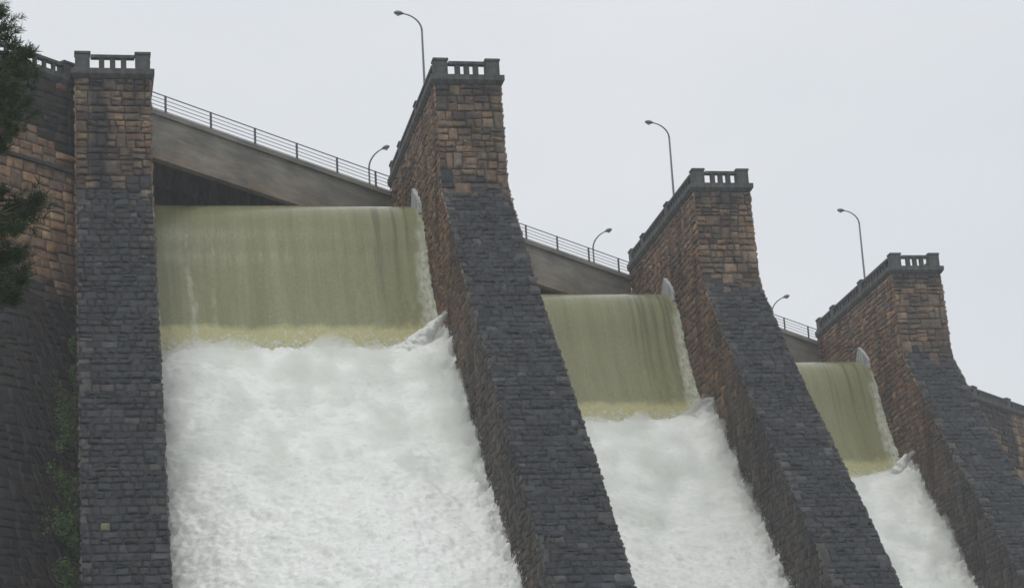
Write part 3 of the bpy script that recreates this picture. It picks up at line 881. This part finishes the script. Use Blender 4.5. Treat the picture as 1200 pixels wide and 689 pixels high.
# ------------------------------------------------------------------ ground, river, reservoir
def sheet(name, pts, z, m, label):
    mb = MB(); mb.v = [(x, y, z) for x, y in pts]; mb.f = [tuple(range(len(pts)))]
    o = mb.build(name, m); tag(o, label, kind='structure'); return o
sheet('ground', [(-2500, -2500), (2500, -2500), (2500, 2500), (-2500, 2500)], GROUND, M['ground'], 'valley floor below the dam')
sheet('river', [(-16, -90), (60, -60), (75, 40), (-12, -4)], GROUND + .15, M['river'], 'foaming river below the spillway')
def bs_(s, off): q = np.array([0, L, 0]) + B * s - N * off; return (q[0], q[1])
sheet('reservoir_water', [bs_(-46, 9.5), bs_(92, 9.5), bs_(200, 500), bs_(-150, 500)], -4.35, M['river'], 'reservoir behind the dam')

# ------------------------------------------------------------------ camera
F_PX, YAW, PITCH, ROLL = 2807.707, .2020383, .2856237, -.0584427
CAM = Vector((-19.10665, -109.348724, -43.950374))
cy, sy_ = math.cos(YAW), math.sin(YAW)
fw = Vector((sy_ * math.cos(PITCH), cy * math.cos(PITCH), math.sin(PITCH)))
r0 = Vector((cy, -sy_, 0)); u0 = r0.cross(fw)
rr = math.cos(ROLL) * r0 + math.sin(ROLL) * u0; uu_ = -math.sin(ROLL) * r0 + math.cos(ROLL) * u0
cam = bpy.data.cameras.new('camera'); cam.sensor_width = 36; cam.lens = F_PX * 36 / 1200; cam.clip_start = .1; cam.clip_end = 6000
co = bpy.data.objects.new('camera', cam); link(co)
mw = Matrix((rr, uu_, -fw)).transposed().to_4x4(); mw.translation = CAM; co.matrix_world = mw
scene.camera = co
def at(px, py, dist):
    d = fw + rr * ((px - 600) / F_PX) + uu_ * ((344.5 - py) / F_PX); return CAM + d * dist

# ------------------------------------------------------------------ pine at the left
def make_pine():
    base = at(-95, 300, 42); bx, by = base.x, base.y
    t = empty('pine_tree', (bx, by, GROUND)); tag(t, 'dark green pine reaching in at the left edge in front of the dam wall', 'tree')
    H = at(-60, -160, 42).z - GROUND
    m = MB(); m.tube([(0.15 * math.sin(i * .9), .1 * math.cos(i), H * i / 10) for i in range(11)], [.30 - .026 * i for i in range(11)], 12)
    m.build('trunk', M['bark'], t, True)
    r = random.Random(5); V = []; Fq = []
    org = Vector((bx, by, GROUND))
    def shoot(c, d, ln, n):
        d = d.normalized(); a = d.orthogonal().normalized(); b = d.cross(a)
        for i in range(n):
            q = r.random(); p = c + d * ln * (q - .35)
            th = r.uniform(0, 6.28); el = r.uniform(.35, 1.0)
            nd_ = (d * el + (a * math.cos(th) + b * math.sin(th)) * (1.25 - el * .6)).normalized()
            L_ = r.uniform(.09, .15); w = nd_.cross(Vector((r.gauss(0, 1), r.gauss(0, 1), r.gauss(0, 1)))).normalized() * .0065
            k = len(V); e = p + nd_ * L_
            V.extend([tuple(p - w), tuple(p + w), tuple(e + w * .5), tuple(e - w * .5)]); Fq.append((k, k + 1, k + 2, k + 3))
    # branches (px, py) of their tips, with the spread of shoots along them
    br = [(16, 12, .5), (24, 34, .55), (36, 62, .6), (48, 62, .35), (44, 92, .6), (42, 118, .6), (30, 145, .6), (12, 165, .5), (8, 60, .8), (10, 100, .8), (15, 130, .8), (22, 85, .7), (28, 108, .7), (2, 30, .6),(5,140,.7),(0,80,.9),(34,78,.5),
          (52, 232, .4), (46, 252, .5), (30, 238, .55), (20, 258, .5), (5, 228, .3), (34, 320, .45), (26, 345, .5), (10, 300, .6), (8, 335, .7), (28, 300, .35), (0, 350, .6), (4, 272, .4)]
    bm = MB()
    for (px, py, sp) in br:
        for rep in range(2):
            dist = 42 + r.uniform(-1.6, 1.6)
            tip = at(px - (12 if py < 200 else 3) + r.uniform(-3, 3), py + r.uniform(-4, 4), dist) - org
            z0 = tip.z - r.uniform(.2, .9); st = Vector((0, 0, z0)); pts = []
            for i in range(9):
                f_ = i / 8; p = st.lerp(tip, f_); p.z += .25 * math.sin(f_ * 3.1); pts.append(p)
            bm.tube(pts, [.045 * (1 - .85 * i / 8) + .004 for i in range(9)], 6)
            d = (tip - st).normalized()
            for i in range(int((12 if py < 200 else 20) * sp) + 3):
                q = 1 - abs(r.gauss(0, .22)) * sp
                c = st.lerp(tip, max(q, .3)) + Vector((r.gauss(0, .12), r.gauss(0, .25), r.gauss(0, .13))) * sp * 1.3
                shoot(c, d + Vector((r.gauss(0, .5), r.gauss(0, .5), r.gauss(.25, .4))), .2, 34)
    # rest of the crown, on the sides that the photograph does not reach
    for i in range(150):
        z = r.uniform(H * .60, H * .985); th = r.uniform(0, 6.28)
        reach = (.5 + 2.0 * (1 - (z / H - .6) / .4) ** .7) * r.uniform(.65, 1.0)
        d = Vector((math.cos(th), math.sin(th), r.uniform(.05, .4)))
        if d.dot(rr) > .25: continue
        st = Vector((0, 0, z - .3)); tip = st + d * reach
        bm.tube([tuple(st.lerp(tip, f_ / 6) + Vector((0, 0, .15 * math.sin(f_ / 6 * 3.1)))) for f_ in range(7)], [.035 * (1 - .85 * f_ / 6) + .004 for f_ in range(7)], 5)
        for j in range(11):
            q = 1 - abs(r.gauss(0, .3))
            c = st.lerp(tip, max(q, .25)) + Vector((r.gauss(0, .13), r.gauss(0, .13), r.gauss(0, .12)))
            shoot(c, d + Vector((r.gauss(0, .5), r.gauss(0, .5), r.gauss(.25, .4))), .22, 34)
    bm.build('branches', M['bark'], t, True)
    np_mesh('foliage', V, Fq, M['needle'], t)
make_pine()

# ------------------------------------------------------------------ plants on the wall beside the left pier
def wall_plants():
    r = random.Random(11); V = []; Fq = []
    for i in range(26000):
        z = r.uniform(-37, -12.0)
        wid = np.interp(-z, [12, 16, 22, 37], [.25, .8, 1.25, 1.6])
        d0 = float(wall_profile_d(z, .33)); dd = d0 + .08 + abs(r.gauss(0, .22))
        lim = (-SX - .06 - N[0] * dd) / B[0]
        s = lim - abs(r.gauss(0, .62)) * wid - .03
        if mn.noise(Vector((s * .9, z * .7, 3))) < -.12 + .25 * (lim - s) / wid - .1: continue
        q = np.array([0, L, 0]) + B * s + N * dd; p = Vector((q[0], q[1], z))
        n_ = Vector((r.gauss(0, .7), r.gauss(-.6, .5), r.gauss(.5, .5))).normalized(); a = n_.orthogonal().normalized(); a.rotate(Matrix.Rotation(r.uniform(0, 6.28), 3, n_)); b = n_.cross(a)
        l, w = r.uniform(.03, .085), r.uniform(.025, .055)
        k = len(V); V.extend([tuple(p), tuple(p + a * l + b * w), tuple(p + a * 2 * l), tuple(p + a * l - b * w)]); Fq.append((k, k + 1, k + 2, k + 3))
    o = np_mesh('ivy', V, Fq, M['ivy']); tag(o, 'green creeping plants on the dark wall beside the leftmost pier', 'plants', kind='stuff')
    m = MB()
    for i in range(420):
        z = r.uniform(-36, -11.5); d0 = float(wall_profile_d(z, .33)) + .12
        lim = (-SX - .06 - N[0] * d0) / B[0]; s = lim - r.uniform(.8, 3.6)
        q = np.array([0, L, 0]) + B * s + N * d0; p = Vector((q[0], q[1], z)); pts = [tuple(p)]
        dx = r.uniform(.1, .5)
        for j in range(5):
            z2 = p.z - r.uniform(.12, .35); dd = wall_profile_d(z2, .33) + .12 + r.uniform(0, .15)
            s += r.uniform(-.05, .28) * dx * 2
            if s > (-SX - .06 - N[0] * dd) / B[0] - .1: break
            q = np.array([0, L, 0]) + B * s + N * float(dd); p = Vector((q[0], q[1], z2)); pts.append(tuple(p))
        if len(pts) > 2: m.tube(pts, [.018 * (1 - .7 * j / len(pts)) for j in range(len(pts))], 4)
    o = m.build('dry_creeper', M['twig']); tag(o, 'bare brown creeper stems hanging over the dark lower wall at left', 'plants', kind='stuff')
wall_plants()

# ------------------------------------------------------------------ air
hz, nt, bs = mat('mist')
nt.nodes.remove(bs)
pv = nd(nt, 'ShaderNodeVolumePrincipled'); pv.inputs['Color'].default_value = (.92, .95, 1, 1); pv.inputs['Density'].default_value = .0006; pv.inputs['Anisotropy'].default_value = .2
nt.links.new(pv.outputs[0], nt.nodes['Material Output'].inputs['Volume'])
hb = MB().box(-170, 190, -140, 260, GROUND - 1, 22).build('haze', hz); tag(hb, 'thin rainy mist over the whole valley', kind='stuff')

# ------------------------------------------------------------------ light: overcast
w = bpy.data.worlds.new('World'); scene.world = w; w.use_nodes = True; nt = w.node_tree
bg = nt.nodes['Background']; bg.inputs['Strength'].default_value = .09
sky = nt.nodes.new('ShaderNodeTexSky'); sky.sky_type = 'NISHITA'; sky.sun_disc = False
EL, AZ = math.radians(58), math.radians(200)
sky.sun_elevation = EL; sky.sun_rotation = AZ; sky.dust_density = 3
tc = nt.nodes.new('ShaderNodeTexCoord'); mp = nt.nodes.new('ShaderNodeMapping'); mp.inputs['Scale'].default_value = (1, 1, 2.2)
nt.links.new(tc.outputs['Generated'], mp.inputs[0])
nn = nt.nodes.new('ShaderNodeTexNoise'); nn.inputs['Scale'].default_value = 2.2; nn.inputs['Detail'].default_value = 4; nt.links.new(mp.outputs[0], nn.inputs['Vector'])
cl = ramp(nt, nn.outputs['Fac'], [(.32, (8.1, 8.5, 9.05)), (.68, (9.35, 9.6, 9.85))])
r_ = nt.nodes.new('ShaderNodeMix'); 
skymix = mix(nt, .94, sky.outputs[0], cl)
nt.nodes.remove(r_)
nt.links.new(skymix, bg.inputs['Color'])
sl = bpy.data.lights.new('sun', 'SUN'); sl.energy = 1.0; sl.angle = math.radians(20); sl.color = (1, .97, .93)
so = bpy.data.objects.new('sun', sl); link(so)
# direction towards the sun: azimuth measured like the sky texture's rotation
sd = Vector((math.sin(AZ) * math.cos(EL), math.cos(AZ) * math.cos(EL), math.sin(EL)))
so.rotation_euler = sd.to_track_quat('Z', 'Y').to_euler()
vs = scene.view_settings; vs.view_transform = 'Standard'; vs.look = 'None'; vs.exposure = 0; vs.gamma = 1; vs.use_curve_mapping = False
scene.cycles.volume_bounces = 3; scene.cycles.max_bounces = 5
scene.cycles.use_denoising = True
